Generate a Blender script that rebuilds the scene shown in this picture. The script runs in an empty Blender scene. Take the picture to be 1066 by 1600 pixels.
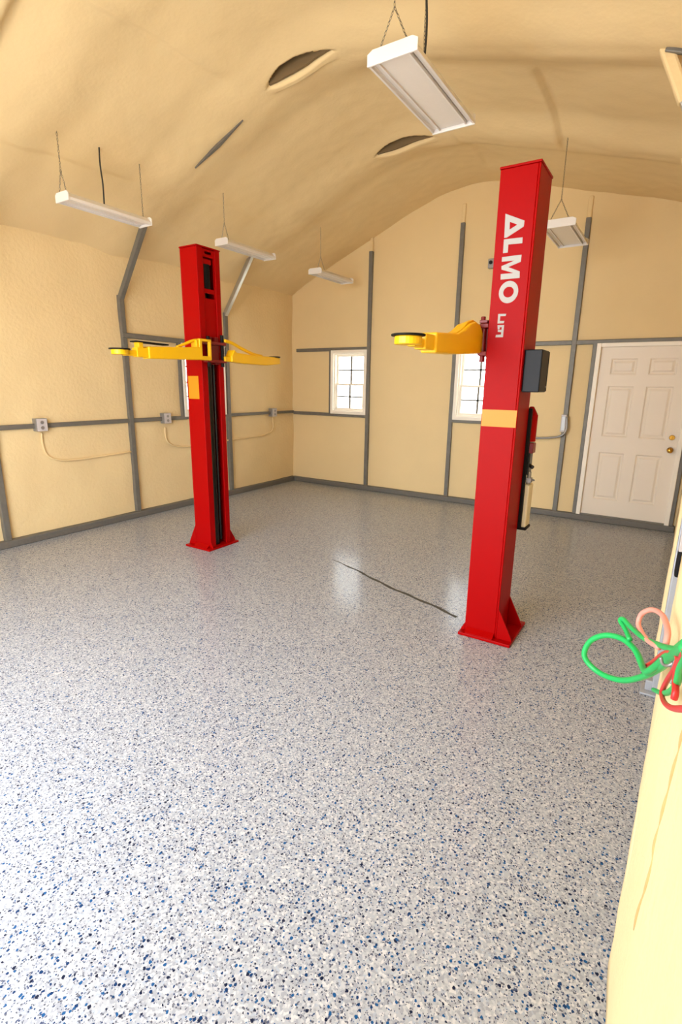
import bpy, bmesh, math, random
from mathutils import Vector, Matrix, noise
random.seed(7)
S = bpy.context.scene
C = S.collection

# ------------------------------------------------------------------ camera
EYE = Vector((0.0, 0.0, 1.6))
F = 799.7
PX, PY = 533.0, 800.0
R3 = Matrix(((0.8416, 0.1418, -0.5213), (0.5399, -0.1967, 0.8184), (0.01386, -0.97016, -0.24205)))
cam = bpy.data.cameras.new('camera')
cam.sensor_fit = 'VERTICAL'; cam.sensor_height = 36.0; cam.lens = F / 1600 * 36
cam.clip_start = 0.02
co = bpy.data.objects.new('camera', cam); C.objects.link(co)
ax = [R3.col[0].normalized(), -R3.col[1].normalized(), -R3.col[2].normalized()]
co.matrix_world = Matrix(((ax[0].x, ax[1].x, ax[2].x, EYE.x), (ax[0].y, ax[1].y, ax[2].y, EYE.y), (ax[0].z, ax[1].z, ax[2].z, EYE.z), (0, 0, 0, 1)))
S.camera = co

def ray(px, py): return R3 @ Vector((px - PX, py - PY, F))
def on_y(px, py, y): r = ray(px, py); return EYE + r * (y / r.y)
def on_x(px, py, x): r = ray(px, py); return EYE + r * (x / r.x)

# ------------------------------------------------------------------ world: bright overcast sky
w = bpy.data.worlds.new('sky'); S.world = w; w.use_nodes = True
bg = w.node_tree.nodes['Background']
bg.inputs['Color'].default_value = (0.90, 0.95, 1.0, 1); bg.inputs['Strength'].default_value = 11.0

# ------------------------------------------------------------------ daylight portals (openings the building has)
def portal(loc, rot, sx, sy):
    l = bpy.data.lights.new('daylight_portal', 'AREA'); l.shape = 'RECTANGLE'; l.size = sx; l.size_y = sy
    l.cycles.is_portal = True
    o = bpy.data.objects.new('daylight_portal', l); C.objects.link(o); o.location = loc; o.rotation_euler = rot
FRONT_Y = -0.35
OPEN = (-3.9, -0.70, 0.0, 3.2)      # garage door opening in the front wall: x0, x1, z0, z1
portal(((OPEN[0] + OPEN[1]) / 2, FRONT_Y - 0.14, OPEN[3] / 2), (math.radians(90), 0, 0), OPEN[1] - OPEN[0], OPEN[3])

S.view_settings.view_transform = 'Standard'; S.view_settings.look = 'None'
S.view_settings.gamma = 1.0; S.view_settings.use_curve_mapping = False
S.view_settings.exposure = -0.10
S.cycles.max_bounces = 12; S.cycles.diffuse_bounces = 8; S.cycles.glossy_bounces = 4; S.cycles.transparent_max_bounces = 8
S.cycles.caustics_reflective = False; S.cycles.caustics_refractive = False; S.cycles.sample_clamp_indirect = 6.0

# ------------------------------------------------------------------ materials
def lin(c): return tuple(((v / 255) / 12.92 if v / 255 <= 0.04045 else ((v / 255 + 0.055) / 1.055) ** 2.4) for v in c) + (1,)
def mat(name, rgb, rough=0.5, metal=0.0, coat=0.0, var=0.0, vscale=8, bump=0.0, bscale=60, bdist=0.002, spec=0.5):
    m = bpy.data.materials.new(name); m.use_nodes = True
    nt = m.node_tree; b = nt.nodes['Principled BSDF']
    col = lin(rgb)
    b.inputs['Base Color'].default_value = col; b.inputs['Roughness'].default_value = rough
    b.inputs['Metallic'].default_value = metal; b.inputs['Coat Weight'].default_value = coat; b.inputs['Coat Roughness'].default_value = 0.12
    b.inputs['Specular IOR Level'].default_value = spec
    tc = nt.nodes.new('ShaderNodeTexCoord')
    n = nt.nodes.new('ShaderNodeTexNoise'); n.inputs['Scale'].default_value = vscale; n.inputs['Detail'].default_value = 4
    nt.links.new(tc.outputs['Object'], n.inputs['Vector'])
    mx = nt.nodes.new('ShaderNodeMix'); mx.data_type = 'RGBA'
    mx.inputs['A'].default_value = tuple(min(1, v * (1 + var)) for v in col[:3]) + (1,)
    mx.inputs['B'].default_value = tuple(v * (1 - var) for v in col[:3]) + (1,)
    nt.links.new(n.outputs['Fac'], mx.inputs['Factor']); nt.links.new(mx.outputs['Result'], b.inputs['Base Color'])
    if bump:
        n2 = nt.nodes.new('ShaderNodeTexNoise'); n2.inputs['Scale'].default_value = bscale; n2.inputs['Detail'].default_value = 3
        nt.links.new(tc.outputs['Object'], n2.inputs['Vector'])
        bp = nt.nodes.new('ShaderNodeBump'); bp.inputs['Strength'].default_value = bump; bp.inputs['Distance'].default_value = bdist
        nt.links.new(n2.outputs['Fac'], bp.inputs['Height']); nt.links.new(bp.outputs['Normal'], b.inputs['Normal'])
    return m

FOAM = (226, 203, 156)
M = {
    'foam': mat('spray_foam', FOAM, 0.75, var=0.05, vscale=3, bump=0.42, bscale=30, bdist=0.012, spec=0.25),
    'foam_smooth': mat('smooth_spray_foam', FOAM, 0.75, var=0.04, vscale=2.5, bump=0.12, bscale=34, bdist=0.012, spec=0.25),
    'steel': mat('galvanised_steel', (112, 109, 102), 0.5, 0.2, var=0.22, vscale=18, bump=0.1, bscale=120),
    'brace': mat('bright_tube', (176, 174, 168), 0.32, 0.75, var=0.1, vscale=20),
    'rail': mat('base_rail_coating', (100, 97, 91), 0.55, 0.0, var=0.18, vscale=40, bump=0.3, bscale=150),
    'red': mat('red_enamel', (154, 0, 1), 0.42, 0.0, coat=0.0, spec=0.09, var=0.04, vscale=5, bump=0.05, bscale=200),
    'darkred': mat('dark_red_enamel', (120, 8, 8), 0.4, 0.0, var=0.1),
    'yellow': mat('yellow_enamel', (238, 186, 3), 0.42, 0.0, var=0.05, vscale=6),
    'sticker': mat('orange_yellow_sticker', (206, 132, 4), 0.5),
    'black': mat('black_rubber', (12, 12, 12), 0.6, var=0.1, spec=0.2),
    'blacksteel': mat('black_steel', (24, 22, 20), 0.28, 0.3, var=0.1),
    'blackbox': mat('charcoal_box', (26, 28, 33), 0.45, var=0.05, spec=0.2),
    'letter': mat('silver_white_vinyl', (172, 172, 172), 0.6, spec=0.2),
    'backlit_grille': mat('backlit_window_grille', (120, 114, 104), 0.5),  # muntin grey has the backlit shade mixed into its colour
    'white': mat('white_enamel', (220, 217, 214), 0.45, var=0.02),
    'lens': mat('prismatic_lens', (226, 222, 218), 0.25, var=0.03, vscale=20, bump=0.2, bscale=90),
    'chain': mat('chain_steel', (120, 112, 100), 0.4, 0.8),
    'cord': mat('black_cord', (38, 36, 34), 0.6),
    'vinyl': mat('white_vinyl', (240, 234, 222), 0.4, var=0.02),
    'door': mat('door_paint', (232, 222, 208), 0.45, var=0.02, vscale=5),
    'brass': mat('brass', (196, 150, 60), 0.25, 0.9),
    'boxgrey': mat('grey_metal_box', (150, 148, 146), 0.4, 0.5, var=0.1, vscale=30),
    'plate': mat('grey_cover_plate', (196, 190, 190), 0.45, var=0.05),
    'wire': mat('foam_coated_cable', (226, 200, 150), 0.7, var=0.06),
    'tank': mat('cream_plastic', (226, 216, 184), 0.45, var=0.04),
    'green': mat('green_rubber_hose', (20, 168, 84), 0.4, var=0.08, vscale=12),
    'redhose': mat('red_rubber_hose', (196, 40, 40), 0.4, var=0.08, vscale=12),
    'pinkhose': mat('pink_rubber_hose', (226, 146, 132), 0.5, var=0.06, vscale=12),
    'bluesteel': mat('light_post_steel', (168, 172, 180), 0.5, 0.3, var=0.1, vscale=30),
    'ground': mat('pale_concrete', (240, 232, 222), 0.85, var=0.06, vscale=1.5),
    'joint': mat('joint_sealant', (62, 60, 54), 0.6, var=0.1),
    'seam': mat('ochre_bead', (186, 156, 100), 0.8, var=0.15, vscale=60),  # darker ochre than the foam around it
    'opening': mat('dark_pocket_shade', (112, 92, 62), 0.7, 0.0),  # brown standing for the unlit inside of the ceiling pockets
}
# glass
g = bpy.data.materials.new('window_glass'); g.use_nodes = True; nt = g.node_tree
nt.nodes.remove(nt.nodes['Principled BSDF'])
tr = nt.nodes.new('ShaderNodeBsdfTransparent'); tr.inputs['Color'].default_value = (0.95, 0.96, 0.95, 1)
gl = nt.nodes.new('ShaderNodeBsdfGlossy'); gl.inputs['Roughness'].default_value = 0.02
ms = nt.nodes.new('ShaderNodeMixShader'); ms.inputs['Fac'].default_value = 0.07
nt.links.new(tr.outputs[0], ms.inputs[1]); nt.links.new(gl.outputs[0], ms.inputs[2]); nt.links.new(ms.outputs[0], nt.nodes['Material Output'].inputs['Surface'])
M['glass'] = g

# flake epoxy floor
def floor_mat():
    m = bpy.data.materials.new('flake_epoxy'); m.use_nodes = True; nt = m.node_tree; b = nt.nodes['Principled BSDF']
    N = nt.nodes.new; Lk = nt.links.new
    tc = N('ShaderNodeTexCoord')
    def warp(scale, amt):
        n = N('ShaderNodeTexNoise'); n.inputs['Scale'].default_value = scale; n.inputs['Detail'].default_value = 1
        Lk(tc.outputs['Object'], n.inputs['Vector'])
        ma = N('ShaderNodeVectorMath'); ma.operation = 'MULTIPLY_ADD'
        Lk(n.outputs['Color'], ma.inputs[0]); ma.inputs[1].default_value = (amt,) * 3; Lk(tc.outputs['Object'], ma.inputs[2])
        return ma.outputs[0]
    wv = warp(140, 0.006)
    def vor(scale):
        v = N('ShaderNodeTexVoronoi'); v.voronoi_dimensions = '2D'; v.inputs['Scale'].default_value = scale; Lk(wv, v.inputs['Vector']); return v
    def ramp(stops, interp='CONSTANT'):
        r = N('ShaderNodeValToRGB'); r.color_ramp.interpolation = interp
        e = r.color_ramp.elements
        while len(e) < len(stops): e.new(0.5)
        for k, (p, c) in enumerate(stops): e[k].position = p; e[k].color = c if len(c) == 4 else lin(c)
        return r
    sep = lambda o: (lambda s: (Lk(o, s.inputs[0]), s)[1])(N('ShaderNodeSeparateColor'))
    base = vor(150); sb = sep(base.outputs['Color'])
    rb = ramp([(0, (146, 151, 161)), (0.25, (160, 165, 174)), (0.55, (172, 176, 184)), (0.80, (189, 191, 196)), (0.93, (155, 164, 179))])
    Lk(sb.outputs[0], rb.inputs['Fac'])
    def dots(scale, chance, size, colour, prev, chan=0):
        v = vor(scale); s = sep(v.outputs['Color'])
        a = N('ShaderNodeMath'); a.operation = 'LESS_THAN'; Lk(s.outputs[chan], a.inputs[0]); a.inputs[1].default_value = chance
        sz = N('ShaderNodeMath'); sz.operation = 'MULTIPLY'; Lk(s.outputs[2], sz.inputs[0]); sz.inputs[1].default_value = size
        d = N('ShaderNodeMath'); d.operation = 'LESS_THAN'; Lk(v.outputs['Distance'], d.inputs[0]); Lk(sz.outputs[0], d.inputs[1])
        mu = N('ShaderNodeMath'); mu.operation = 'MULTIPLY'; Lk(a.outputs[0], mu.inputs[0]); Lk(d.outputs[0], mu.inputs[1])
        mx = N('ShaderNodeMix'); mx.data_type = 'RGBA'; Lk(mu.outputs[0], mx.inputs['Factor']); Lk(prev, mx.inputs['A'])
        rc = ramp(colour); Lk(s.outputs[1], rc.inputs['Fac']); Lk(rc.outputs['Color'], mx.inputs['B'])
        return mx.outputs['Result']
    c1 = dots(210, 0.25, 0.75, [(0, (84, 88, 102)), (0.6, (62, 74, 104))], rb.outputs['Color'])
    c2 = dots(95, 0.27, 0.50, [(0, (10, 48, 92)), (0.35, (24, 76, 126)), (0.75, (14, 26, 54))], c1)
    Lk(c2, b.inputs['Base Color'])
    b.inputs['Roughness'].default_value = 0.38
    b.inputs['Specular IOR Level'].default_value = 0.1
    b.inputs['Coat Weight'].default_value = 0.34; b.inputs['Coat Roughness'].default_value = 0.08
    n = N('ShaderNodeTexNoise'); n.inputs['Scale'].default_value = 55; n.inputs['Detail'].default_value = 3; Lk(tc.outputs['Object'], n.inputs['Vector'])
    bp = N('ShaderNodeBump'); bp.inputs['Strength'].default_value = 0.22; bp.inputs['Distance'].default_value = 0.004
    Lk(n.outputs['Fac'], bp.inputs['Height']); Lk(bp.outputs['Normal'], b.inputs['Normal']); Lk(bp.outputs['Normal'], b.inputs['Coat Normal'])
    return m
M['floor'] = floor_mat()

# ------------------------------------------------------------------ mesh helpers
class MB:
    def __init__(s): s.v = []; s.f = []
    def add(s, vs, fs):
        o = len(s.v); s.v += [tuple(p) for p in vs]; s.f += [tuple(i + o for i in f) for f in fs]; return s
    def box(s, x0, x1, y0, y1, z0, z1):
        return s.add([(x, y, z) for z in (z0, z1) for y in (y0, y1) for x in (x0, x1)],
                     [(0, 2, 3, 1), (4, 5, 7, 6), (0, 1, 5, 4), (2, 6, 7, 3), (0, 4, 6, 2), (1, 3, 7, 5)])
    def bar(s, a, b, w, h, up=(0, 0, 1), w2=None, h2=None):
        a = Vector(a); b = Vector(b); d = (b - a).normalized(); up = Vector(up)
        if abs(d.dot(up)) > 0.98: up = Vector((0, 1, 0))
        sd = d.cross(up).normalized(); u = sd.cross(d).normalized()
        w2 = w if w2 is None else w2; h2 = h if h2 is None else h2; vs = []
        for p, ww, hh in ((a, w, h), (b, w2, h2)):
            for i, j in ((-1, -1), (1, -1), (1, 1), (-1, 1)): vs.append(p + sd * i * ww / 2 + u * j * hh / 2)
        return s.add(vs, [(3, 2, 1, 0), (4, 5, 6, 7), (0, 1, 5, 4), (1, 2, 6, 5), (2, 3, 7, 6), (3, 0, 4, 7)])
    def tube(s, pts, r, n=8, closed=False):
        pts = [Vector(p) for p in pts]; m = len(pts); rings = []; prev = None
        for i, p in enumerate(pts):
            if closed: t = (pts[(i + 1) % m] - pts[i - 1]).normalized()
            else: t = (pts[min(i + 1, m - 1)] - pts[max(i - 1, 0)]).normalized()
            if prev is None:
                a = Vector((0, 0, 1)) if abs(t.z) < 0.9 else Vector((1, 0, 0)); nn = t.cross(a).normalized()
            else: nn = (prev - t * prev.dot(t)).normalized()
            prev = nn; bb = t.cross(nn); rr = r(i / (m - 1)) if callable(r) else r
            rings.append([p + (nn * math.cos(2 * math.pi * k / n) + bb * math.sin(2 * math.pi * k / n)) * rr for k in range(n)])
        vs = [q for rg in rings for q in rg]; fs = []
        for i in range(m if closed else m - 1):
            j = (i + 1) % m
            for k in range(n): fs.append((i * n + k, i * n + (k + 1) % n, j * n + (k + 1) % n, j * n + k))
        if not closed: fs += [tuple(range(n))[::-1], tuple((m - 1) * n + k for k in range(n))]
        return s.add(vs, fs)
    def cyl(s, a, b, r, n=20, r2=None):
        a = Vector(a); b = Vector(b)
        return s.tube([a, b], (lambda t: r + (r2 - r) * t) if r2 is not None else r, n)
    def prism(s, poly, fn, d0, d1):   # polygon (u,v) extruded from depth d0 to d1; fn(u,v,d) -> point
        n = len(poly)
        return s.add([fn(u, v, d) for d in (d0, d1) for u, v in poly],
                     [tuple(range(n))[::-1], tuple(range(n, 2 * n))] + [(i, (i + 1) % n, (i + 1) % n + n, i + n) for i in range(n)])
    def ring(s, outer, inner, fn, d0, d1):   # frame between two polygons with equal point counts
        n = len(outer); vs = [fn(u, v, d) for d in (d0, d1) for P in (outer, inner) for u, v in P]; fs = []
        for i in range(n):
            j = (i + 1) % n
            fs += [(i, j, n + j, n + i), (2 * n + i, 3 * n + i, 3 * n + j, 2 * n + j), (i, 2 * n + i, 2 * n + j, j), (n + i, n + j, 3 * n + j, 3 * n + i)]
        return s.add(vs, fs)
    def build(s, name, m, parent=None, bevel=0.0, smooth=False, seg=2):
        me = bpy.data.meshes.new(name); me.from_pydata(s.v, [], s.f)
        bm = bmesh.new(); bm.from_mesh(me); bmesh.ops.recalc_face_normals(bm, faces=bm.faces); bm.to_mesh(me); bm.free()
        me.materials.append(M[m])
        if smooth:
            for p in me.polygons: p.use_smooth = True
        o = bpy.data.objects.new(name, me); C.objects.link(o)
        if parent: o.parent = parent
        if bevel:
            b = o.modifiers.new('edge', 'BEVEL'); b.width = bevel; b.segments = seg; b.limit_method = 'ANGLE'; b.angle_limit = math.radians(40)
        return o
XZ = lambda d: None
def f_xz(u, v, d): return (u, d, v)
def f_yz(u, v, d): return (d, u, v)
def f_xy(u, v, d): return (u, v, d)
def rect(a, b, c, d): return [(a, c), (b, c), (b, d), (a, d)]

def empty(name, loc=(0, 0, 0), rz=0.0):
    o = bpy.data.objects.new(name, None); C.objects.link(o); o.location = loc; o.rotation_euler = (0, 0, rz); o.empty_display_size = 0.1
    return o
def tag(o, label, cat, group=None, kind=None):
    o['label'] = label; o['category'] = cat
    if group: o['group'] = group
    if kind: o['kind'] = kind
    return o
def struct(o, label=None, cat=None):
    o['kind'] = 'structure'
    if label: o['label'] = label
    if cat: o['category'] = cat
    return o
def spline(pts, n=8):
    P = [Vector(p) for p in pts]; P = [P[0] * 2 - P[1]] + P + [P[-1] * 2 - P[-2]]; out = []
    for i in range(1, len(P) - 2):
        a, b, c, d = P[i - 1:i + 3]
        for k in range(n):
            t = k / n
            out.append(0.5 * ((2 * b) + (c - a) * t + (2 * a - 5 * b + 4 * c - d) * t * t + (3 * b - a - 3 * c + d) * t ** 3))
    out.append(P[-2]); return out
def lines(a, b, step, extra=()):
    n = max(1, round((b - a) / step)); L = [a + (b - a) * i / n for i in range(n + 1)]
    for e in extra:
        if a < e < b:
            L = [x for x in L if abs(x - e) > step * 0.45] + [e]
    return sorted(L)
def grid(us, vs, holes, fn):
    mb = MB(); idx = {}
    for i, u in enumerate(us):
        for j, v in enumerate(vs): idx[i, j] = len(mb.v); mb.v.append(tuple(fn(u, v)))
    for i in range(len(us) - 1):
        for j in range(len(vs) - 1):
            cu, cv = (us[i] + us[i + 1]) / 2, (vs[j] + vs[j + 1]) / 2
            if any(h[0] < cu < h[1] and h[2] < cv < h[3] for h in holes): continue
            mb.f.append((idx[i, j], idx[i + 1, j], idx[i + 1, j + 1], idx[i, j + 1]))
    return mb
def foam_obj(mb, name, inward, thick=0.14, m='foam'):
    me = bpy.data.meshes.new(name); me.from_pydata(mb.v, [], mb.f); me.materials.append(M[m])
    if me.polygons and me.polygons[0].normal.dot(Vector(inward)) < 0: me.flip_normals()
    for p in me.polygons: p.use_smooth = True
    o = bpy.data.objects.new(name, me); C.objects.link(o)
    so = o.modifiers.new('thick', 'SOLIDIFY'); so.thickness = thick; so.offset = -1
    return o
def nz(x, y, z, sc, seed=0): return noise.noise(Vector((x * sc + seed, y * sc, z * sc)))
def sst(a, b, x):
    t = min(1, max(0, (x - a) / (b - a))); return t * t * (3 - 2 * t)

# ------------------------------------------------------------------ room shell
XL, XR, YB = -5.33, 0.175, 6.85
FRAMES = (-0.75, 0.77, 2.29, 3.77, 5.36)
PROF = [(-5.6, 2.78), (-5.33, 2.92), (-4.88, 3.15), (-4.01, 3.52), (-3.44, 3.76), (-2.95, 3.92), (-2.5, 3.97), (-2.1, 3.92), (-1.61, 3.78), (-0.3, 3.41), (0.4, 3.13)]
def prof(x):
    acc = 0
    for k in range(-2, 3):
        xx = min(max(x + k * 0.07, PROF[0][0]), PROF[-1][0])
        for (a, za), (b, zb) in zip(PROF, PROF[1:]):
            if a <= xx <= b: acc += za + (zb - za) * (xx - a) / (b - a); break
    return acc / 5
def roof(x, y):
    d = min(abs(y - f) for f in FRAMES)
    z = prof(x) + (0.045 + 0.05 * sst(-3.2, -2.0, x)) * sst(0.04, 0.45, d) - 0.012
    z += 0.014 * nz(x, y, 0, 1.1) + 0.008 * nz(x, y, 3, 3.0) + 0.004 * nz(x, y, 5, 9)
    for px, y0, y1, am in ((-3.27, 1.9, 3.5, 0.022), (-1.20, 4.1, 5.6, 0.05), (-4.45, 1.0, 3.5, 0.018), (-4.3, 3.9, 5.2, 0.015), (-2.2, 5.0, 6.5, 0.02)):
        e = sst(y0, y0 + 0.3, y) * (1 - sst(y1 - 0.3, y1, y)); t = x - px + 0.05 * nz(0, y, 9, 1.5)
        sg = -1 if px < -2.5 else 1
        t *= sg
        if 0 < t < 0.5: z += am * e * (1 - t / 0.5) * sst(0, 0.05, t)
    # open pockets in the foam just in front of the rafters near the apex
    for fy, x0, x1 in ((3.77, -3.08, -2.46), (5.36, -2.98, -2.33)):
        if x0 < x < x1:
            u = (x - x0) / (x1 - x0); wd = math.sin(math.pi * u ** 0.8)
            yc = fy - 0.10
            k = sst(yc - 0.09 * wd, yc - 0.09 * wd + 0.02, y) * (1 - sst(yc + 0.005, yc + 0.02, y))
            z += 0.20 * k * min(1, wd * 2.5)
            k2 = sst(yc + 0.01, yc + 0.03, y) * (1 - sst(yc + 0.07, yc + 0.11, y))
            z -= 0.045 * k2 * wd
    # lower foam build-up close to the doorway on the left slope
    z -= 0.07 * (1 - sst(1.93, 2.0, y)) * sst(1.2, 1.7, y) * sst(-4.6, -4.3, x) * (1 - sst(-3.4, -3.1, x))
    return z
ceil = foam_obj(grid(lines(-5.6, 0.4, 0.025), sorted(lines(-0.95, 3.5, 0.03) + lines(3.51, 3.85, 0.01) + lines(3.88, 5.10, 0.03) + lines(5.12, 5.45, 0.01) + lines(5.48, YB + 0.1, 0.03)), [], lambda x, y: (x, y, roof(x, y))), 'ceiling', (0, 0, -1), 0.12, 'foam_smooth')
struct(ceil, 'cream sprayed foam ceiling rising to a rounded ridge', 'ceiling')

for fy, x0, x1 in ((3.77, -3.08, -2.46), (5.36, -2.98, -2.33)):  # added insert in each pocket, its dark colour paints the shade inside
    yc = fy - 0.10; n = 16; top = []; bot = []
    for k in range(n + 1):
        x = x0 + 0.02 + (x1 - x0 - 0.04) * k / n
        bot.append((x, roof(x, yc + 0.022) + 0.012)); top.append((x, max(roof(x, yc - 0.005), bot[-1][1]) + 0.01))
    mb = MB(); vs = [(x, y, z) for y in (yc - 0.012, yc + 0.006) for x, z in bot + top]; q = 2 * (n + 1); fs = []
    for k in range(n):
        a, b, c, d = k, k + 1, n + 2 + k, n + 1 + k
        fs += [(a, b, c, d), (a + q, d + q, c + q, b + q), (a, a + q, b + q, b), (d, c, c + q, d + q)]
    mb.add(vs, fs).build('pocket_shade', 'opening', ceil)['label'] = 'dark brown insert painting the shade in a gap of the foam'
# floor
fl = grid([-5.5, 0.35], [FRONT_Y - 0.15, YB + 0.15], [], lambda x, y: (x, y, 0)).build('floor', 'floor')
fl.modifiers.new('thick', 'SOLIDIFY').thickness = 0.1; fl.modifiers['thick'].offset = -1
struct(fl, 'glossy grey epoxy floor with white and blue flakes', 'floor')
jp = []
for i in range(25):
    t = i / 24; x = -2.5 + 1.40 * t; y = 3.80 - 0.52 * t + 0.012 * math.sin(t * 9) + 0.006 * math.sin(t * 31); jp.append((x, y))
mb = MB(); vs = []
for i, (x, y) in enumerate(jp):
    wv = 0.004 + 0.010 * min(1, i / 10) + 0.003 * math.sin(i * 2.1)
    vs += [(x - wv * .3, y - wv, 0.0008), (x + wv * .3, y + wv, 0.0008)]
mb.add(vs, [(2 * i, 2 * i + 2, 2 * i + 3, 2 * i + 1) for i in range(24)])
jo = mb.build('control_joint', 'joint', fl); jo['label'] = 'dark filled joint line running across the floor'

# left wall with one window
WL = (4.57, 5.28, 1.18, 2.06)
def wl(y, z):
    return (XL - 0.012 + 0.02 * nz(0, y, z, 1.4, 4) + 0.008 * nz(0, y, z, 5, 8) + 0.010 * sst(2.5, 2.95, z), y, z)
wall_l = foam_obj(grid(lines(FRONT_Y - 0.1, YB + 0.12, 0.05, WL[:2]), lines(0, 3.05, 0.05, WL[2:]), [WL], wl), 'wall_left', (1, 0, 0))
struct(wall_l, 'cream sprayed foam side wall with grey steel posts', 'wall')
# back wall with two windows and a door
WB1 = (-4.55, -3.945, 1.165, 2.085); WB2 = (-2.54, -1.935, 1.165, 2.085); DR = (-0.85, 0.115, 0.0, 2.085)
def wb(x, z): return (x, YB + 0.012 - 0.018 * nz(x, 1, z, 1.4, 2) - 0.006 * nz(x, 7, z, 5, 1), z)
wall_b = foam_obj(grid(lines(XL - 0.1, 0.35, 0.05, WB1[:2] + WB2[:2] + DR[:2]), lines(0, 4.3, 0.05, WB1[2:] + DR[3:]), [WB1, WB2, DR], wb), 'wall_back', (0, -1, 0), 0.14, 'foam_smooth')
struct(wall_b, 'cream sprayed foam gable wall with windows and door', 'wall')
# right wall, seen edge-on from close by
def wr(y, z):
    T = [(-1, .20), (0.05, .20), (0.45, .082), (1.19, .074), (1.36, .064), (1.43, .068), (1.62, .077), (1.96, .094), (2.40, .109), (3.0, .122), (3.83, .138), (4.47, .152), (5.8, .177), (6.75, .192), (8, .2)]
    for (a, xa), (b, xb) in zip(T, T[1:]):
        if a <= y <= b: x = xa + (xb - xa) * (y - a) / (b - a); break
    x += 0.10 * (1 - sst(2.99, 3.03, y)) * sst(2.42, 2.48, y)
    x -= 0.032 * sst(3.01, 3.04, y) * (1 - sst(3.1, 3.7, y)) * sst(0.0, 0.25, z)
    x += 0.022 * math.exp(-((y - 1.385 + 0.04 * nz(0, 1, z, 2)) / 0.02) ** 2) * sst(0.05, 0.25, z)
    x += 0.008 * nz(0, y, z, 2.6, 6) * sst(0, 0.3, z) + 0.003 * nz(0, y, z, 8, 3)
    return (x, y, z)
wall_r = foam_obj(grid(sorted(lines(FRONT_Y - 0.1, 1.3, 0.03) + lines(1.312, 1.46, 0.012) + lines(1.48, 2.38, 0.03) + lines(2.40, 3.06, 0.015) + lines(3.09, YB + 0.12, 0.03)), lines(0, 3.5, 0.06), [], wr), 'wall_right', (-1, 0, 0), 0.12)
struct(wall_r, 'cream sprayed foam wall close by at the right edge', 'wall')
# front wall behind the camera, with the open garage doorway
wall_f = foam_obj(grid(lines(XL - 0.1, 0.35, 0.1, OPEN[:2]), lines(0, 4.3, 0.1, OPEN[2:]), [OPEN], lambda x, z: (x, FRONT_Y, z)), 'wall_front', (0, 1, 0))
struct(wall_f, 'cream foam front wall with a wide open garage doorway', 'wall')

# base rails
def rail(name, pts, label):
    mb = MB()
    for a, b in zip(pts, pts[1:]): mb.bar(a, b, 0.09, 0.075)
    return struct(mb.build(name, 'rail', None, 0.012), label, 'baseboard')
rail('baseboard_left', [(XL + 0.005, FRONT_Y, 0.036), (XL + 0.005, YB, 0.036)], 'dark grey base rail along the left wall')
rail('baseboard_back', [(XL, YB - 0.005, 0.036), (0.19, YB - 0.005, 0.036)], 'dark grey base rail along the back wall and under the door')

# steel members: children of the walls they belong to
def member(parent, name, a, b, w, h, m='steel', up=(0, 0, 1), bevel=0.006, label=None):
    o = MB().bar(a, b, w, h, up).build(name, m, parent, bevel)
    if label: o['label'] = label
    return o
for y in FRAMES[2:]:
    member(wall_l, 'post', (XL, y, 0.02), (XL, y, 2.52), 0.06, 0.06, up=(1, 0, 0))
    member(wall_l, 'knee_brace', (XL + 0.012, y, 2.49), (-4.80, y, 3.20), 0.055, 0.055, 'brace' if y > 5 else 'steel', label='slanted tube from post to rafter')
member(wall_l, 'girt', (XL + 0.004, FRONT_Y, 1.16), (XL + 0.004, 4.62, 1.155), 0.045, 0.045)
member(wall_l, 'girt', (XL + 0.004, 5.30, 1.155), (XL + 0.004, YB, 1.15), 0.04, 0.04)
member(wall_l, 'girt', (XL + 0.012, 3.74, 2.10), (XL + 0.004, 5.33, 2.09), 0.055, 0.055)
member(wall_l, 'stud', (XL, 4.545, 1.16), (XL, 4.545, 2.08), 0.05, 0.05, up=(1, 0, 0))
for x, zt in ((-3.91, 3.42), (-2.585, 3.60), (-1.115, 3.45)):
    member(wall_b, 'post', (x, YB, 0.02), (x, YB, zt), 0.055, 0.055, up=(0, 1, 0))
for x0, x1, z in ((-5.24, -3.92, 2.115), (-5.31, -3.92, 1.135), (-2.58, -1.88, 1.135), (-2.58, -1.88, 2.115), (-1.90, 0.2, 2.115)):
    member(wall_b, 'girt', (x0, YB + 0.002, z), (x1, YB + 0.002, z), 0.05, 0.05)
for x, z0, z1 in ((-4.585, 1.13, 2.1), (-1.905, 1.13, 2.1), (-0.885, 0.05, 2.1), (0.145, 0.05, 2.1)):
    member(wall_b, 'stud', (x, YB + 0.002, z0), (x, YB + 0.002, z1), 0.045, 0.05, up=(0, 1, 0))
# exposed strip of rafter on the left slope, braces on the right
mb = MB().bar((-4.02, 3.74, roof(-4.02, 3.74) - 0.0), (-3.72, 3.74, roof(-3.72, 3.74) - 0.006), 0.008, 0.02, w2=0.034, h2=0.03)
mb.bar((-3.72, 3.74, roof(-3.72, 3.74) - 0.006), (-3.42, 3.74, roof(-3.42, 3.74)), 0.034, 0.03, w2=0.006, h2=0.02)
mb.build('rafter_strip', 'steel', ceil)['label'] = 'bare grey rafter edge showing through the foam'
for y in FRAMES[3:]:
    x0 = -0.33 if y < 5 else -0.22; z0 = roof(x0, y) + 0.02
    member(wall_r, 'knee_brace', (x0, y, z0), (0.13, y, 2.45), 0.05, 0.05, 'brace', label='slanted tube from post to rafter')
    t = 0.3
    member(wall_r, 'foam_wrap', (x0, y + 0.005, z0 + 0.01), (x0 + t * (0.13 - x0), y + 0.005, z0 + t * (2.45 - z0)), 0.07, 0.066, 'foam_smooth', bevel=0.015)
    member(ceil, 'rafter_edge', (x0 + 0.01, y - 0.03, roof(x0, y - 0.03) - 0.004), (0.12, y - 0.03, roof(0.12, y - 0.03) - 0.004), 0.03, 0.03)
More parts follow.
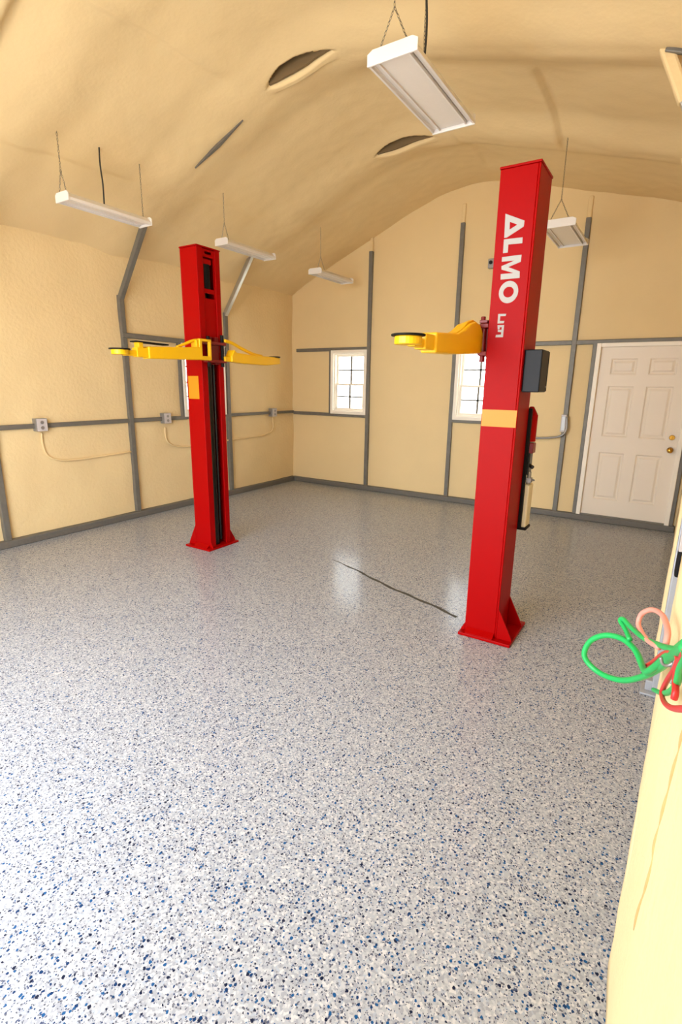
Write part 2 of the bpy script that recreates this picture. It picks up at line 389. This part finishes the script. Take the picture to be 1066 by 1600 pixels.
member(wall_r, 'post', (0.133, 3.0, 0.012), (0.133, 3.0, 2.6), 0.05, 0.055, 'bluesteel', up=(1, 0, 0))
# post foot at the floor
MB().box(0.055, 0.16, 2.94, 3.05, 0.0, 0.012).box(0.075, 0.13, 2.98, 3.02, 0.012, 0.07).build('post_foot', 'bluesteel', wall_r, 0.004)

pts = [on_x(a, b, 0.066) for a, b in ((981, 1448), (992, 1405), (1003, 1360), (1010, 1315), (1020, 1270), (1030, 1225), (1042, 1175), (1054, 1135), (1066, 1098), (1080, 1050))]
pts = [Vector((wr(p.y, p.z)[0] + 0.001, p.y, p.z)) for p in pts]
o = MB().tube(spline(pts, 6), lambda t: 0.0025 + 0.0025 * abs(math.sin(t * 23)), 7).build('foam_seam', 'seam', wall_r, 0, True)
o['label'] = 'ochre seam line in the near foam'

# foam-filled closer strip above each back post
for x, zt in ((-3.91, 3.42), (-2.585, 3.60), (-1.115, 3.45)):
    member(wall_b, 'foam_strip', (x, YB - 0.0, zt - 0.02), (x, YB - 0.0, zt + 0.22), 0.05, 0.03, 'foam', up=(0, 1, 0), bevel=0.012)

# ------------------------------------------------------------------ windows
def window(name, loc, rz, w, h, label):
    r = empty(name, loc, rz); struct(r, label, 'window')       # local: X along wall, Y out, Z up from sill
    MB().ring(rect(-0.015, w + 0.015, -0.015, h + 0.015), rect(0.03, w - 0.03, 0.03, h - 0.03), f_xz, -0.035, 0.10).build('window_frame', 'vinyl', r, 0.004)
    MB().ring(rect(0.03, w - 0.03, 0.03, h - 0.03), rect(0.05, w - 0.05, 0.05, h - 0.05), f_xz, 0.0, 0.09).build('inner_stop', 'vinyl', r, 0.003)
    mid = h * 0.47
    for z0, z1, y in ((0.05, mid + 0.015, 0.022), (mid - 0.015, h - 0.05, 0.055)):
        sw = 0.028
        sash = MB().ring(rect(0.05, w - 0.05, z0, z1), rect(0.05 + sw, w - 0.05 - sw, z0 + sw, z1 - sw), f_xz, y, y + 0.03).build('sash', 'vinyl', r, 0.003)
        xs = (0.05 + sw, w / 2, w - 0.05 - sw); zs = (z0 + sw, (z0 + z1) / 2, z1 - sw)
        MB().box(w / 2 - 0.013, w / 2 + 0.013, y + 0.008, y + 0.022, zs[0], zs[2]).build('muntin', 'backlit_grille', sash)
        MB().box(xs[0], xs[2], y + 0.008, y + 0.022, zs[1] - 0.010, zs[1] + 0.010).build('muntin', 'backlit_grille', sash)
        for a in range(2):
            for b in range(2):
                MB().box(xs[a], xs[a + 1], y + 0.013, y + 0.017, zs[b], zs[b + 1]).build('pane', 'glass', sash)
    return r
window('window_1', (WB1[0], YB - 0.005, WB1[2]), 0, WB1[1] - WB1[0], WB1[3] - WB1[2], 'white double-hung window near the far corner of the back wall')
window('window_2', (WB2[0], YB - 0.005, WB2[2]), 0, WB2[1] - WB2[0], WB2[3] - WB2[2], 'white double-hung back wall window partly behind the lettered red column')
window('window_3', (XL + 0.005, WL[0], WL[2]), math.radians(90), WL[1] - WL[0], WL[3] - WL[2], 'white window in the side wall mostly hidden by the farther red column')

# ------------------------------------------------------------------ door
dr = empty('door_1', (DR[0], YB, 0.0)); struct(dr, 'white six-panel steel door with brass knob in the back wall', 'door')
DW = DR[1] - DR[0]
jb = MB()
jb.box(-0.012, 0.035, -0.04, 0.10, 0.07, 2.10).box(DW - 0.035, DW + 0.012, -0.04, 0.10, 0.07, 2.10).box(0.035, DW - 0.035, -0.04, 0.10, 2.055, 2.10)
jb.build('jamb', 'vinyl', dr, 0.005)
MB().box(0.03, DW - 0.03, -0.03, 0.08, 0.06, 0.085).build('threshold', 'steel', dr, 0.003)
sx0, sx1, sz0, sz1 = 0.033, DW - 0.033, 0.084, 2.056
sw = sx1 - sx0
pans = []
for a, b in ((0.135, 0.43), (0.565, 0.86)):
    for c, d in ((0.10, 0.39), (0.485, 0.78), (0.845, 0.935)):
        pans.append((sx0 + a * sw, sx0 + b * sw, sz0 + c * (sz1 - sz0), sz0 + d * (sz1 - sz0)))
us = sorted({sx0, sx1, *[p[0] for p in pans], *[p[1] for p in pans]}); vs = sorted({sz0, sz1, *[p[2] for p in pans], *[p[3] for p in pans]})
mb = grid(us, vs, pans, lambda x, z: (x, 0.005, z))
slab = mb.build('slab', 'door', dr)
for f in (slab,):
    if f.data.polygons[0].normal.y > 0: f.data.flip_normals()
    so = f.modifiers.new('thick', 'SOLIDIFY'); so.thickness = 0.044; so.offset = -1
for x0, x1, z0, z1 in pans:
    lv = [(0, 0.005), (0.014, 0.017), (0.026, 0.017), (0.048, 0.007)]; v = []; f = []
    for k, (ins, y) in enumerate(lv):
        v += [(x0 + ins, y, z0 + ins), (x1 - ins, y, z0 + ins), (x1 - ins, y, z1 - ins), (x0 + ins, y, z1 - ins)]
        if k: f += [((k - 1) * 4 + i, (k - 1) * 4 + (i + 1) % 4, k * 4 + (i + 1) % 4, k * 4 + i) for i in range(4)]
    n = len(v) - 4; f.append((n, n + 1, n + 2, n + 3))
    v += [(x0, 0.04, z0), (x1, 0.04, z0), (x1, 0.04, z1), (x0, 0.04, z1)]; f.append((n + 7, n + 6, n + 5, n + 4))
    MB().add(v, f).build('panel', 'door', slab)
kx = sx1 - 0.065
mb = MB().cyl((kx, 0.005, 0.93), (kx, -0.006, 0.93), 0.032).cyl((kx, -0.006, 0.93), (kx, -0.035, 0.93), 0.012)
mb.tube([(kx, -0.03, 0.93), (kx, -0.04, 0.93), (kx, -0.055, 0.93), (kx, -0.068, 0.93), (kx, -0.072, 0.93)], lambda t: [0.014, 0.026, 0.030, 0.024, 0.008][min(4, int(t * 4 + 0.5))], 16)
mb.build('knob', 'brass', slab, 0, True)
mb = MB().cyl((kx, 0.005, 1.07), (kx, -0.018, 1.07), 0.031, r2=0.026).box(kx - 0.005, kx + 0.005, -0.035, -0.015, 1.052, 1.088)
mb.build('deadbolt', 'brass', slab, 0.002)

# ------------------------------------------------------------------ outside ground
gd = MB().box(-40, 40, -40, 60, -0.25, -0.12).build('ground', 'ground'); struct(gd, 'pale ground outside the building', 'ground')

# ------------------------------------------------------------------ lift columns
HX, HY, HT = 0.106, 0.135, 2.735
def lift(name, cx, cy, s, style, label):
    r = empty(name, (cx, cy, 0)); tag(r, label, 'car lift', 'pair of red lift columns')
    def P(mb, nm, m, bevel=0.003, parent=r, smooth=False, lab=None):
        mb.v = [(x * s, y, z) for x, y, z in mb.v]
        o = mb.build(nm, m, parent, bevel, smooth)
        if lab: o['label'] = lab
        return o
    t = 0.012
    mb = MB().box(-HX, -HX + t, -HY, HY, 0.018, HT).box(-HX + t, HX, -HY, -HY + t, 0.018, HT).box(-HX + t, HX, HY - t, HY, 0.018, HT)
    mb.box(HX - t, HX, -HY + t, -HY + 0.068, 0.018, HT).box(HX - t, HX, HY - 0.058, HY - t, 0.018, HT)
    col = P(mb, 'column', 'red', 0.004)
    P(MB().box(-HX - 0.004, HX + 0.004, -HY - 0.005, HY + 0.006, HT, HT + 0.012), 'top_cap', 'red', 0.003)
    P(MB().box(-0.205, 0.135, -0.185, 0.22, 0.0, 0.02), 'base_plate', 'red', 0.004)
    for y in (-HY + 0.006, HY - 0.006):
        P(MB().prism([(-HX, 0.02), (-0.20, 0.02), (-0.20, 0.035), (-HX, 0.22)], f_xz, y - 0.006, y + 0.006), 'gusset', 'red', 0.0015)
    P(MB().prism([(HY, 0.02), (0.215, 0.02), (0.215, 0.035), (HY, 0.17)], f_yz, HX - 0.03, HX - 0.018), 'gusset', 'red', 0.0015)
    P(MB().prism([(HX, 0.02), (0.13, 0.02), (0.13, 0.03), (HX, 0.075)], f_xz, -HY, -HY + 0.012), 'gusset', 'red', 0.0015)
    P(MB().prism([(-HY, 0.02), (-0.18, 0.02), (-0.18, 0.024), (-HY, 0.05)], f_yz, -0.09, 0.09), 'front_skirt', 'red', 0.0015)
    # inner guts
    P(MB().cyl((0.03, 0.0, 0.022), (0.03, 0.0, 1.80), 0.042, 24), 'hydraulic_cylinder', 'blacksteel', 0, r, False, 'black lifting cylinder in the open channel')
    P(MB().cyl((0.05, -0.052, 0.022), (0.05, -0.052, 1.80), 0.012, 12), 'guide_rod', 'blacksteel', 0)
    P(MB().cyl((0.05, 0.056, 0.06), (0.05, 0.056, 1.95), 0.012, 12), 'guide_rod', 'blacksteel', 0)
    P(MB().cyl((0.03, 0.0, 1.80), (0.03, 0.0, 2.66), 0.026, 16), 'piston_rod', 'blacksteel', 0)
    P(MB().box(-0.085, -0.06, -0.09, 0.09, 0.02, 2.5), 'inner_liner', 'blacksteel', 0)
    holes = [(-0.055, 0.062, 2.405, 2.665), (-0.05, 0.062, 2.325, 2.368), (-0.035, 0.045, 2.69, 2.712)]
    us = sorted({-HY + 0.068, HY - 0.058, *[h for q in holes for h in q[:2]]}); vs = sorted({2.0, HT - 0.004, *[h for q in holes for h in q[2:]]})
    cp = P(grid(us, vs, holes, lambda y, z: (HX - 0.012, y, z)), 'cover_plate', 'red', 0)
    so = cp.modifiers.new('thick', 'SOLIDIFY'); so.thickness = 0.006; so.offset = 0
    P(MB().cyl((0.045, 0.0, 2.40), (0.045, 0.0, 2.61), 0.05, 20), 'rod_end', 'black', 0)
    P(MB().box(0.0, 0.085, -0.045, 0.05, 2.61, 2.655), 'sheave_block', 'red', 0.004)
    # sticker
    P(MB().box(-HX + (0.022 if s > 0 else 0.004), HX - (0.055 if s > 0 else 0.004), -HY - 0.0015, -HY + 0.001, 1.45 if s > 0 else 1.367, 1.655 if s > 0 else 1.466), 'sticker', 'sticker', 0, r, False, 'plain orange-yellow sticker')
    # carriage
    P(MB().box(0.05, 0.125, -0.062, -0.02, 1.76, 2.0).box(0.05, 0.125, 0.02, 0.062, 1.76, 2.0).box(0.11, 0.165, -0.12, 0.12, 1.775, 1.80).box(0.11, 0.165, -0.12, 0.12, 1.93, 1.955)
      .box(0.11, 0.13, -0.05, 0.05, 1.80, 1.93), 'carriage', 'darkred', 0.004)
    P(MB().cyl((0.145, 0.085, 1.74), (0.145, 0.085, 2.02), 0.016, 14), 'pivot_pin', 'black', 0)
    P(MB().cyl((0.145, -0.085, 1.74), (0.145, -0.085, 2.0 if style == 'brace' else 1.97), 0.016, 14), 'pivot_pin', 'black' if style == 'brace' else 'darkred', 0)
    XA0, XA1 = (0.11, 0.20) if style == 'brace' else (0.145, 0.23); XM = (XA0 + XA1) / 2
    # front arm
    if style == 'brace':
        prof_ = [(-0.225, 1.79), (-0.225, 1.90), (-0.40, 1.885), (-0.76, 1.868), (-0.76, 1.775), (-0.40, 1.785)]
        arm = P(MB().prism(prof_, f_yz, XA0, XA1), 'arm', 'yellow', 0.008, r, False, 'yellow swing arm pointing towards the open front')
        P(MB().tube(spline([(0.155, -0.45, 1.882), (0.155, -0.36, 1.915), (0.155, -0.27, 1.947), (0.155, -0.19, 1.957), (0.155, -0.12, 1.957)], 5), 0.013, 8), 'brace_bar', 'yellow', 0, arm, True)
        P(MB().box(XA0 + 0.01, XA1 - 0.01, -0.262, -0.232, 1.89, 1.955), 'brace_lug', 'yellow', 0.004, arm)
        P(MB().ring(rect(-0.235, -0.10, 1.79, 1.968), rect(-0.205, -0.122, 1.825, 1.948), f_yz, XA1 - 0.03, XA1), 'yoke', 'yellow', 0.006, arm)
    else:
        OY = -0.07
        prof_ = [(-0.02, 1.79), (-0.005, 1.85), (-0.03, 1.905), (-0.085, 1.945), (-0.16, 1.953), (-0.24, 1.935), (-0.33, 1.895), (-0.42, 1.868), (-0.72, 1.85), (-0.72, 1.755), (-0.40, 1.765)]
        prof_ = [(a + OY, b) for a, b in prof_]
        arm = P(MB().prism(prof_, f_yz, XA0, XA1), 'arm', 'yellow', 0.008, r, False, 'yellow swing arm with rounded root')
        pr2 = [(-0.02, 1.79), (0.0, 1.85), (-0.03, 1.915), (-0.085, 1.957), (-0.16, 1.965), (-0.24, 1.945), (-0.33, 1.90), (-0.42, 1.872)]
        pr2 = [(a + OY, b) for a, b in pr2]
        P(MB().prism(pr2, f_yz, XA0 + 0.02, XA0 + 0.045), 'gear_plate', 'yellow', 0.003, arm)
        P(MB().prism([(-0.075, 1.80), (-0.085, 1.955), (-0.03, 1.975), (0.06, 2.045), (0.10, 2.045), (0.10, 1.80)], f_yz, HX - 0.01, HX + 0.035), 'carriage_bracket', 'darkred', 0.004)
        P(MB().cyl((0.15, -0.10, 1.94), (0.15, -0.10, 1.995), 0.013, 10).box(0.118, 0.165, -0.12, -0.02, 1.958, 1.974), 'lock_lever', 'darkred', 0.002, arm)
    ze = 1.82 if style == 'brace' else 1.802
    y1 = -0.76 if style == 'brace' else -0.79
    P(MB().box(XA0 + 0.012, XA1 - 0.012, y1 - 0.10, y1 + 0.03, ze - 0.036, ze + 0.036), 'extension', 'yellow', 0.006, arm)
    P(MB().box(XA0 + 0.022, XA1 - 0.022, y1 - 0.20, y1 - 0.09, ze - 0.03, ze + 0.012), 'extension_tip', 'yellow', 0.006, arm)
    P(MB().cyl((XM, y1 - 0.23, ze - 0.024), (XM, y1 - 0.23, ze + 0.012), 0.062, 24), 'pad_cup', 'yellow', 0.004, arm)
    P(MB().cyl((XM, y1 - 0.23, ze + 0.012), (XM, y1 - 0.23, ze + 0.021), 0.078, 24), 'rubber_pad', 'black', 0.003, arm, False, 'black rubber lifting pad')
    if style == 'brace':
        P(MB().bar((0.155, -0.87, 1.90), (0.155, -0.56, 1.892), 0.08, 0.010), 'flat_pad', 'black', 0.003, arm, False, 'black rubber strip on top of the arm')
        P(MB().box(0.125, 0.185, -0.84, -0.80, 1.85, 1.90), 'pad_clip', 'yellow', 0.003, arm)
    # rear arm
    prof_ = [(0.155, 1.79), (0.155, 1.845), (0.19, 1.90), (0.225, 1.875), (0.42, 1.865), (0.80, 1.86), (0.86, 1.855), (0.86, 1.795), (0.66, 1.775), (0.30, 1.78)]
    arm2 = P(MB().prism(prof_, f_yz, XA0, XA1), 'arm', 'yellow', 0.008, r, False, 'yellow swing arm pointing to the back wall')
    P(MB().box(XA0 + 0.02, XA1 - 0.02, 0.085, 0.165, 1.79, 1.835), 'arm_root', 'yellow', 0.006, arm2)
    P(MB().tube(spline([(0.155, 0.10, 1.975), (0.155, 0.20, 1.962), (0.155, 0.33, 1.92), (0.155, 0.50, 1.875), (0.155, 0.62, 1.862)], 5), 0.016, 8), 'brace_bar', 'yellow', 0, arm2, True)
    P(MB().cyl((0.155, 0.82, 1.858), (0.155, 0.82, 1.87), 0.06, 20), 'rubber_pad', 'black', 0.002, arm2)
    return r
lift('lift_column', -3.7475, 3.49, 1, 'brace', 'red lift column without lettering, nearer the left wall, yellow arms spread')
LR = lift('lift_column', -0.87, 3.225, -1, 'hump', 'tall red lift column with white lettering and a black control box')

# lettering, raised vinyl on the near face (x, z in metres on that face)
def f_let(u, v, d): return (u + 0.87, -HY - d, v)
def letter(poly, hole=None):
    mb = MB()
    if hole is None: mb.prism(poly, f_let, 0.0, 0.0012)
    else: mb.ring(poly, hole, f_let, 0.0, 0.0012)
    return mb.build('letter', 'letter', LR)
letter([(-0.9298, 2.5145), (-0.8247, 2.4662), (-0.8252, 2.4376), (-0.9121, 2.3938), (-0.9263, 2.394), (-0.928, 2.455)],
       [(-0.9024, 2.471), (-0.8609, 2.4515), (-0.8609, 2.4514), (-0.9005, 2.4318), (-0.9006, 2.4319), (-0.9015, 2.45)])
letter([(-0.9267, 2.3863), (-0.8265, 2.3847), (-0.8253, 2.3554), (-0.9004, 2.3576), (-0.9001, 2.3176), (-0.9255, 2.3166)])
letter([(-0.9289, 2.2971), (-0.8231, 2.2982), (-0.8246, 2.2626), (-0.8898, 2.2425), (-0.8249, 2.2141), (-0.8227, 2.1808), (-0.9272, 2.1811), (-0.9287, 2.2102), (-0.8596, 2.2095), (-0.9266, 2.2333), (-0.9282, 2.251), (-0.8588, 2.2724), (-0.9285, 2.274)])
el = lambda a, b: [(-0.877 + a * math.cos(2 * math.pi * k / 40), 2.1125 + b * math.sin(2 * math.pi * k / 40)) for k in range(40)]
letter(el(0.0535, 0.058), el(0.029, 0.028))
letter([(-0.9241, 1.9998), (-0.8793, 1.9986), (-0.8816, 1.9866), (-0.9115, 1.9876), (-0.9119, 1.9618), (-0.8861, 1.9612), (-0.889, 1.9485), (-0.9238, 1.9488)])
letter([(-0.923, 1.9397), (-0.8854, 1.9387), (-0.8863, 1.8732), (-0.9289, 1.874), (-0.9273, 1.8871), (-0.8985, 1.888), (-0.8983, 1.901), (-0.9184, 1.9031), (-0.9187, 1.9142), (-0.8981, 1.914), (-0.8973, 1.9282), (-0.9096, 1.9281), (-0.9094, 1.9177), (-0.9196, 1.9168)])
# control box and power unit on the outer side of the lettered column (local coordinates)
o = MB().box(HX, HX + 0.098, -0.105, 0.07, 1.57, 1.805).build('control_box', 'blackbox', LR, 0.006); o['label'] = 'charcoal control box on the outer face'
MB().box(HX + 0.004, HX + 0.10, 0.07, 0.078, 1.575, 1.80).build('box_door', 'blackbox', o, 0.002)
MB().cyl((HX + 0.098, 0.05, 1.60), (HX + 0.103, 0.05, 1.60), 0.006, 10).build('screw', 'boxgrey', o)
pu = MB().box(HX - 0.045, HX + 0.02, HY, HY + 0.025, 0.70, 1.47).build('power_unit_bracket', 'black', LR, 0.004)
pu['label'] = 'black mounting plate of the hydraulic power unit'
MB().cyl((HX + 0.0, HY + 0.075, 1.26), (HX + 0.0, HY + 0.075, 1.43), 0.042, 20).cyl((HX, HY + 0.075, 1.43), (HX, HY + 0.075, 1.48), 0.04, 20, 0.012).build('motor', 'red', pu, 0.004)
MB().box(HX - 0.03, HX + 0.045, HY + 0.02, HY + 0.09, 1.19, 1.255).build('motor_foot', 'darkred', pu, 0.004)
MB().box(HX - 0.03, HX + 0.03, HY + 0.025, HY + 0.10, 1.05, 1.19).cyl((HX + 0.01, HY + 0.05, 1.12), (HX + 0.055, HY + 0.03, 1.10), 0.012, 10).build('pump_block', 'blacksteel', pu, 0.004)
MB().cyl((HX + 0.03, HY + 0.05, 0.99), (HX + 0.03, HY + 0.05, 1.07), 0.014, 10).box(HX + 0.01, HX + 0.05, HY + 0.03, HY + 0.07, 1.0, 1.03).cyl((HX + 0.03, HY + 0.05, 1.02), (HX + 0.07, HY + 0.03, 1.02), 0.006, 8).build('release_valve', 'boxgrey', pu, 0.002)
MB().box(HX - 0.035, HX + 0.045, HY + 0.025, HY + 0.14, 0.70, 0.985).build('fluid_tank', 'tank', pu, 0.01, )
MB().box(HX - 0.04, HX + 0.05, HY + 0.02, HY + 0.145, 0.683, 0.70).build('tank_tray', 'black', pu, 0.003)

# ------------------------------------------------------------------ shop lights
def chain_mesh(mb, a, b, pitch=0.019, wd=0.0045, wr=0.0016):
    a = Vector(a); b = Vector(b); L = (b - a).length; n = max(2, int(L / pitch)); d = (b - a).normalized()
    s1 = d.cross(Vector((0.3, 0.9, 0.2))).normalized(); s2 = d.cross(s1)
    for i in range(n):
        c = a + d * (i + 0.5) * L / n; sd = s1 if i % 2 else s2; hl = pitch * 0.62
        mb.tube([c + d * hl * math.cos(q) + sd * wd * math.sin(q) for q in [k * math.pi / 4 for k in range(8)]], wr, 4, True)
LW, LH = 0.28, 0.06
def shop_light(cx, y0, z, label, chains, cord=None, w=LW, LL=0.76):
    cy = y0 + LL / 2
    r = empty('shop_light', (cx, cy, z)); tag(r, label, 'light', 'hanging shop lights')
    h = w / 2; L = LL / 2
    # housing: shallow inverted tray with sloped sides, opening below
    pr = [(-h, 0.0), (-h, 0.022), (-h * 0.55, LH), (h * 0.55, LH), (h, 0.022), (h, 0.0), (h - 0.012, 0.0), (h - 0.012, 0.016), (h * 0.5, LH - 0.012), (-h * 0.5, LH - 0.012), (-h + 0.012, 0.016), (-h + 0.012, 0.0)]
    MB().prism(pr, f_xz, -L + 0.004, L - 0.004).build('housing', 'white', r, 0.0015)
    for sg in (-1, 1):
        MB().prism([(-h - 0.003, -0.004), (-h - 0.003, 0.05), (-h * 0.8, LH + 0.006), (h * 0.8, LH + 0.006), (h + 0.003, 0.05), (h + 0.003, -0.004)], f_xz, sg * L - 0.006, sg * L + 0.006).build('end_cap', 'white', r, 0.003)
    # recessed lens between two side troughs
    MB().box(-h * 0.62, h * 0.62, -L + 0.012, L - 0.012, 0.014, 0.020).build('lens', 'lens', r, 0.001)
    for sg in (-1, 1):
        MB().box(sg * h * 0.62 - 0.004, sg * h * 0.62 + 0.004, -L + 0.012, L - 0.012, 0.004, 0.03).build('lens_rail', 'white', r, 0.001)
        MB().bar((sg * h * 0.80, -L + 0.012, 0.022), (sg * h * 0.80, L - 0.012, 0.022), 0.03, 0.004).build('reflector', 'lens', r)
    for kind, yy in chains:
        top = Vector((0, yy, roof(cx, cy + yy) - z + 0.01)); mb = MB()
        if kind == 'Y':
            k = Vector((0, yy, LH + 0.16)); chain_mesh(mb, (-h * 0.62, yy, LH * 0.75), k); chain_mesh(mb, (h * 0.62, yy, LH * 0.75), k); chain_mesh(mb, k, top)
            for sg in (-1, 1):
                MB().tube([(sg * h * 0.62, yy - 0.004, LH * 0.55), (sg * h * 0.62 + 0.008, yy - 0.008, LH * 0.65), (sg * h * 0.62, yy - 0.004, LH * 0.8)], 0.003, 6).build('hook', 'chain', r)
        else: chain_mesh(mb, (0, yy, LH), top)
        mb.build('chain', 'chain', r)
    if cord is not None:
        cx2, yy = cord; zt = roof(cx + cx2, cy + yy) - z + 0.01
        MB().tube(spline([(cx2, yy, LH - 0.01), (cx2 + 0.008, yy, LH + (zt - LH) * 0.35), (cx2 - 0.006, yy, LH + (zt - LH) * 0.7), (cx2, yy, zt)], 5), 0.006, 8).build('cord', 'cord', r, 0, True)
    return r
shop_light(-4.25, 2.57, 2.955, 'white shop light over the side wall, nearest of three in that row', [('Y', -0.37), ('S', 0.36)], (0.0, -0.02), 0.17)
shop_light(-4.20, 4.22, 2.985, 'white shop light just right of the unlettered red column top', [('Y', -0.33)], None, 0.18)
shop_light(-4.08, 5.72, 2.955, 'small white shop light nearest the far corner of the room', [('Y', -0.26)], None, 0.2)
shop_light(-1.455, 2.705, 3.2, 'large white shop light close overhead on two chains', [('Y', -0.42), ('S', -0.06)], (0.05, -0.16), LW, 0.86)
shop_light(-1.10, 5.25, 2.98, 'white shop light right of the lettered red column, near the back wall', [('Y', -0.37)])

# ------------------------------------------------------------------ electrical boxes and cables on the left wall
def outlet(y, z, label):
    r = empty('outlet_box', (XL + 0.03, y, z)); tag(r, label, 'outlet', 'outlet boxes along the side wall')
    MB().box(-0.045, 0.035, -0.055, 0.055, -0.06, 0.065).build('box', 'boxgrey', r, 0.004)
    pl = MB().box(0.035, 0.04, -0.05, 0.05, -0.058, 0.063).build('cover_plate', 'plate', r, 0.003)
    for dz in (-0.025, 0.028): MB().cyl((0.04, 0, dz), (0.043, 0, dz), 0.017, 14).build('socket', 'boxgrey', pl)
    return r
OB = ((2.725, 1.165, 'grey outlet box on the side wall, leftmost of three'), (4.25, 1.16, 'grey outlet box on the side wall just left of the unlettered column'), (6.30, 1.155, 'grey outlet box on the side wall nearest the far corner'))
for y, z, lb in OB: outlet(y, z, lb)
def cable(pts, label, r=0.011, m='wire', nm='wall_cable', cat='cable'):
    return tag(MB().tube(spline(pts, 7), r, 8).build(nm, m, None, 0, True), label, cat)
XC = XL + 0.004
def lw(*pp): return [on_x(a, b, XC) for a, b in pp]
cable(lw((65, 676), (67, 695), (75, 712), (95, 719), (130, 717), (170, 711), (205, 706)), 'foam-coated cable hanging below the leftmost outlet box')
cable(lw((258, 668), (259, 682), (264, 692), (275, 697), (292, 698), (310, 696), (330, 694)), 'foam-coated cable hanging below the middle outlet box')
cable(lw((426, 652), (427, 668), (420, 677), (395, 683), (368, 686), (345, 690)), 'foam-coated cable hanging below the outlet box nearest the corner')
# sensor box on the back wall beside the lettered column
r = empty('junction_box', (-2.165, YB - 0.005, 3.08)); tag(r, 'small dark box high on the back wall beside the lettered column', 'junction box')
MB().box(-0.05, 0.05, -0.045, 0.02, -0.055, 0.055).build('box', 'boxgrey', r, 0.006)
MB().cyl((-0.015, -0.045, 0.01), (-0.015, -0.055, 0.01), 0.022, 14).build('lens', 'black', r)
# supply for the lift
r = empty('switch_box', (-1.125, YB - 0.03, 1.17)); tag(r, 'narrow pale conduit box on the back wall post left of the door', 'conduit box')
MB().box(-0.03, 0.03, -0.03, 0.01, -0.10, 0.11).build('box', 'plate', r, 0.004)
MB().box(-0.02, 0.02, -0.034, -0.03, -0.08, 0.09).build('cover_plate', 'boxgrey', r, 0.002)
p0 = on_y(877, 668, YB - 0.07)
cable([(-1.09, YB - 0.07, 1.26), (-1.08, YB - 0.075, 1.10), (-1.14, YB - 0.08, 1.02), (-1.30, YB - 0.06, 0.985), (-1.55, YB - 0.03, 0.97), (-1.75, YB - 0.01, 0.97)], 'grey cable curving from the conduit box towards the lettered column', 0.013, 'boxgrey', 'power_cable')

# ------------------------------------------------------------------ right-wall clutter: box on post, hose hook, hoses
r = empty('wall_box', (0.140, 2.925, 0.86)); tag(r, 'grey electrical box on the post at the right edge', 'junction box')
MB().box(-0.028, 0.03, -0.035, 0.05, -0.03, 0.16).build('box', 'plate', r, 0.004)
MB().box(-0.028, 0.028, -0.045, 0.045, -0.16, -0.03).build('fitting', 'black', r, 0.01)
HOOK = Vector((0.072, 1.02, 1.12))
r = empty('hose_hook', HOOK); tag(r, 'metal hose hook on the foam wall holding the coiled hoses', 'hook')
MB().box(-0.012, 0.012, -0.02, 0.02, -0.03, 0.03).build('back_plate', 'boxgrey', r, 0.003)
MB().tube(spline([(-0.008, 0, 0.006), (-0.016, 0.0, -0.004), (-0.025, 0, -0.004), (-0.03, 0, 0.008)], 5), 0.003, 8).build('arm', 'boxgrey', r, 0, True)
def hp(*q): return [on_y(p[0], p[1], p[2]) if len(p) == 3 else on_x(p[0], p[1], 0.052) for p in q]
def hose(pts, rad, m, label):
    for p in pts: p.x = min(p.x, wr(p.y, p.z)[0] - rad - 0.004)
    o = MB().tube(spline(pts, 8), rad, 10).build('hose', m, None, 0, True); return tag(o, label, 'hose', 'hoses on the wall hook')
hose(hp((1074, 1012), (1052, 1024, 0.98), (1033, 1043, 1.18), (1003, 1058, 1.32), (970, 1063, 1.42), (935, 1050, 1.48), (914, 1026, 1.5), (922, 1003, 1.5), (945, 993, 1.48), (972, 998, 1.45), (993, 1016, 1.40), (1004, 1040, 1.34), (1010, 1050, 1.26), (1022, 1044, 1.2), (1038, 1030, 1.12), (1058, 1016, 0.95), (1078, 1004)),
     0.0078, 'green', 'green rubber hose forming the large open loop over the floor')
hose(hp((1080, 1022), (1058, 1016, 0.90), (1036, 1010, 1.15), (1008, 998, 1.30), (986, 980, 1.40), (975, 968, 1.44), (970, 970, 1.45), (978, 984, 1.42), (985, 1000, 1.38)), 0.0062, 'green', 'green hose end folded back on itself above the large loop')
hose(hp((1041, 1008, 1.15), (1044, 985, 1.18), (1036, 962, 1.28), (1020, 953, 1.36), (1004, 959, 1.4), (998, 974, 1.4), (1003, 988, 1.36), (1012, 1000, 1.28), (1030, 1012, 1.18)), 0.006, 'pinkhose', 'pale pink hose loop standing up behind the green hoses')
hose(hp((1008, 1042, 1.36), (1022, 1033, 1.28), (1036, 1022, 1.14), (1050, 1019, 0.98), (1060, 1028, 0.85), (1055, 1045, 0.86), (1044, 1062, 0.92), (1035, 1082, 0.98), (1039, 1098, 0.88), (1052, 1107, 0.74), (1080, 1108, 0.56)), 0.0042, 'redhose', 'red hose drooping in a loop below the hook on the foam wall')
hose(hp((1076, 1010, 0.66), (1062, 1038, 0.76), (1057, 1060, 0.78), (1056, 1082, 0.76), (1054, 1092, 0.76)), 0.0045, 'redhose', 'short straight red hose end hanging in front of the green strand')
hose(hp((1022, 1078, 1.28), (1034, 1083, 1.06), (1048, 1081, 0.86), (1058, 1068, 0.78), (1064, 1045, 0.74), (1075, 1025, 0.68)), 0.005, 'green', 'short green hose strand hanging lowest against the foam wall')
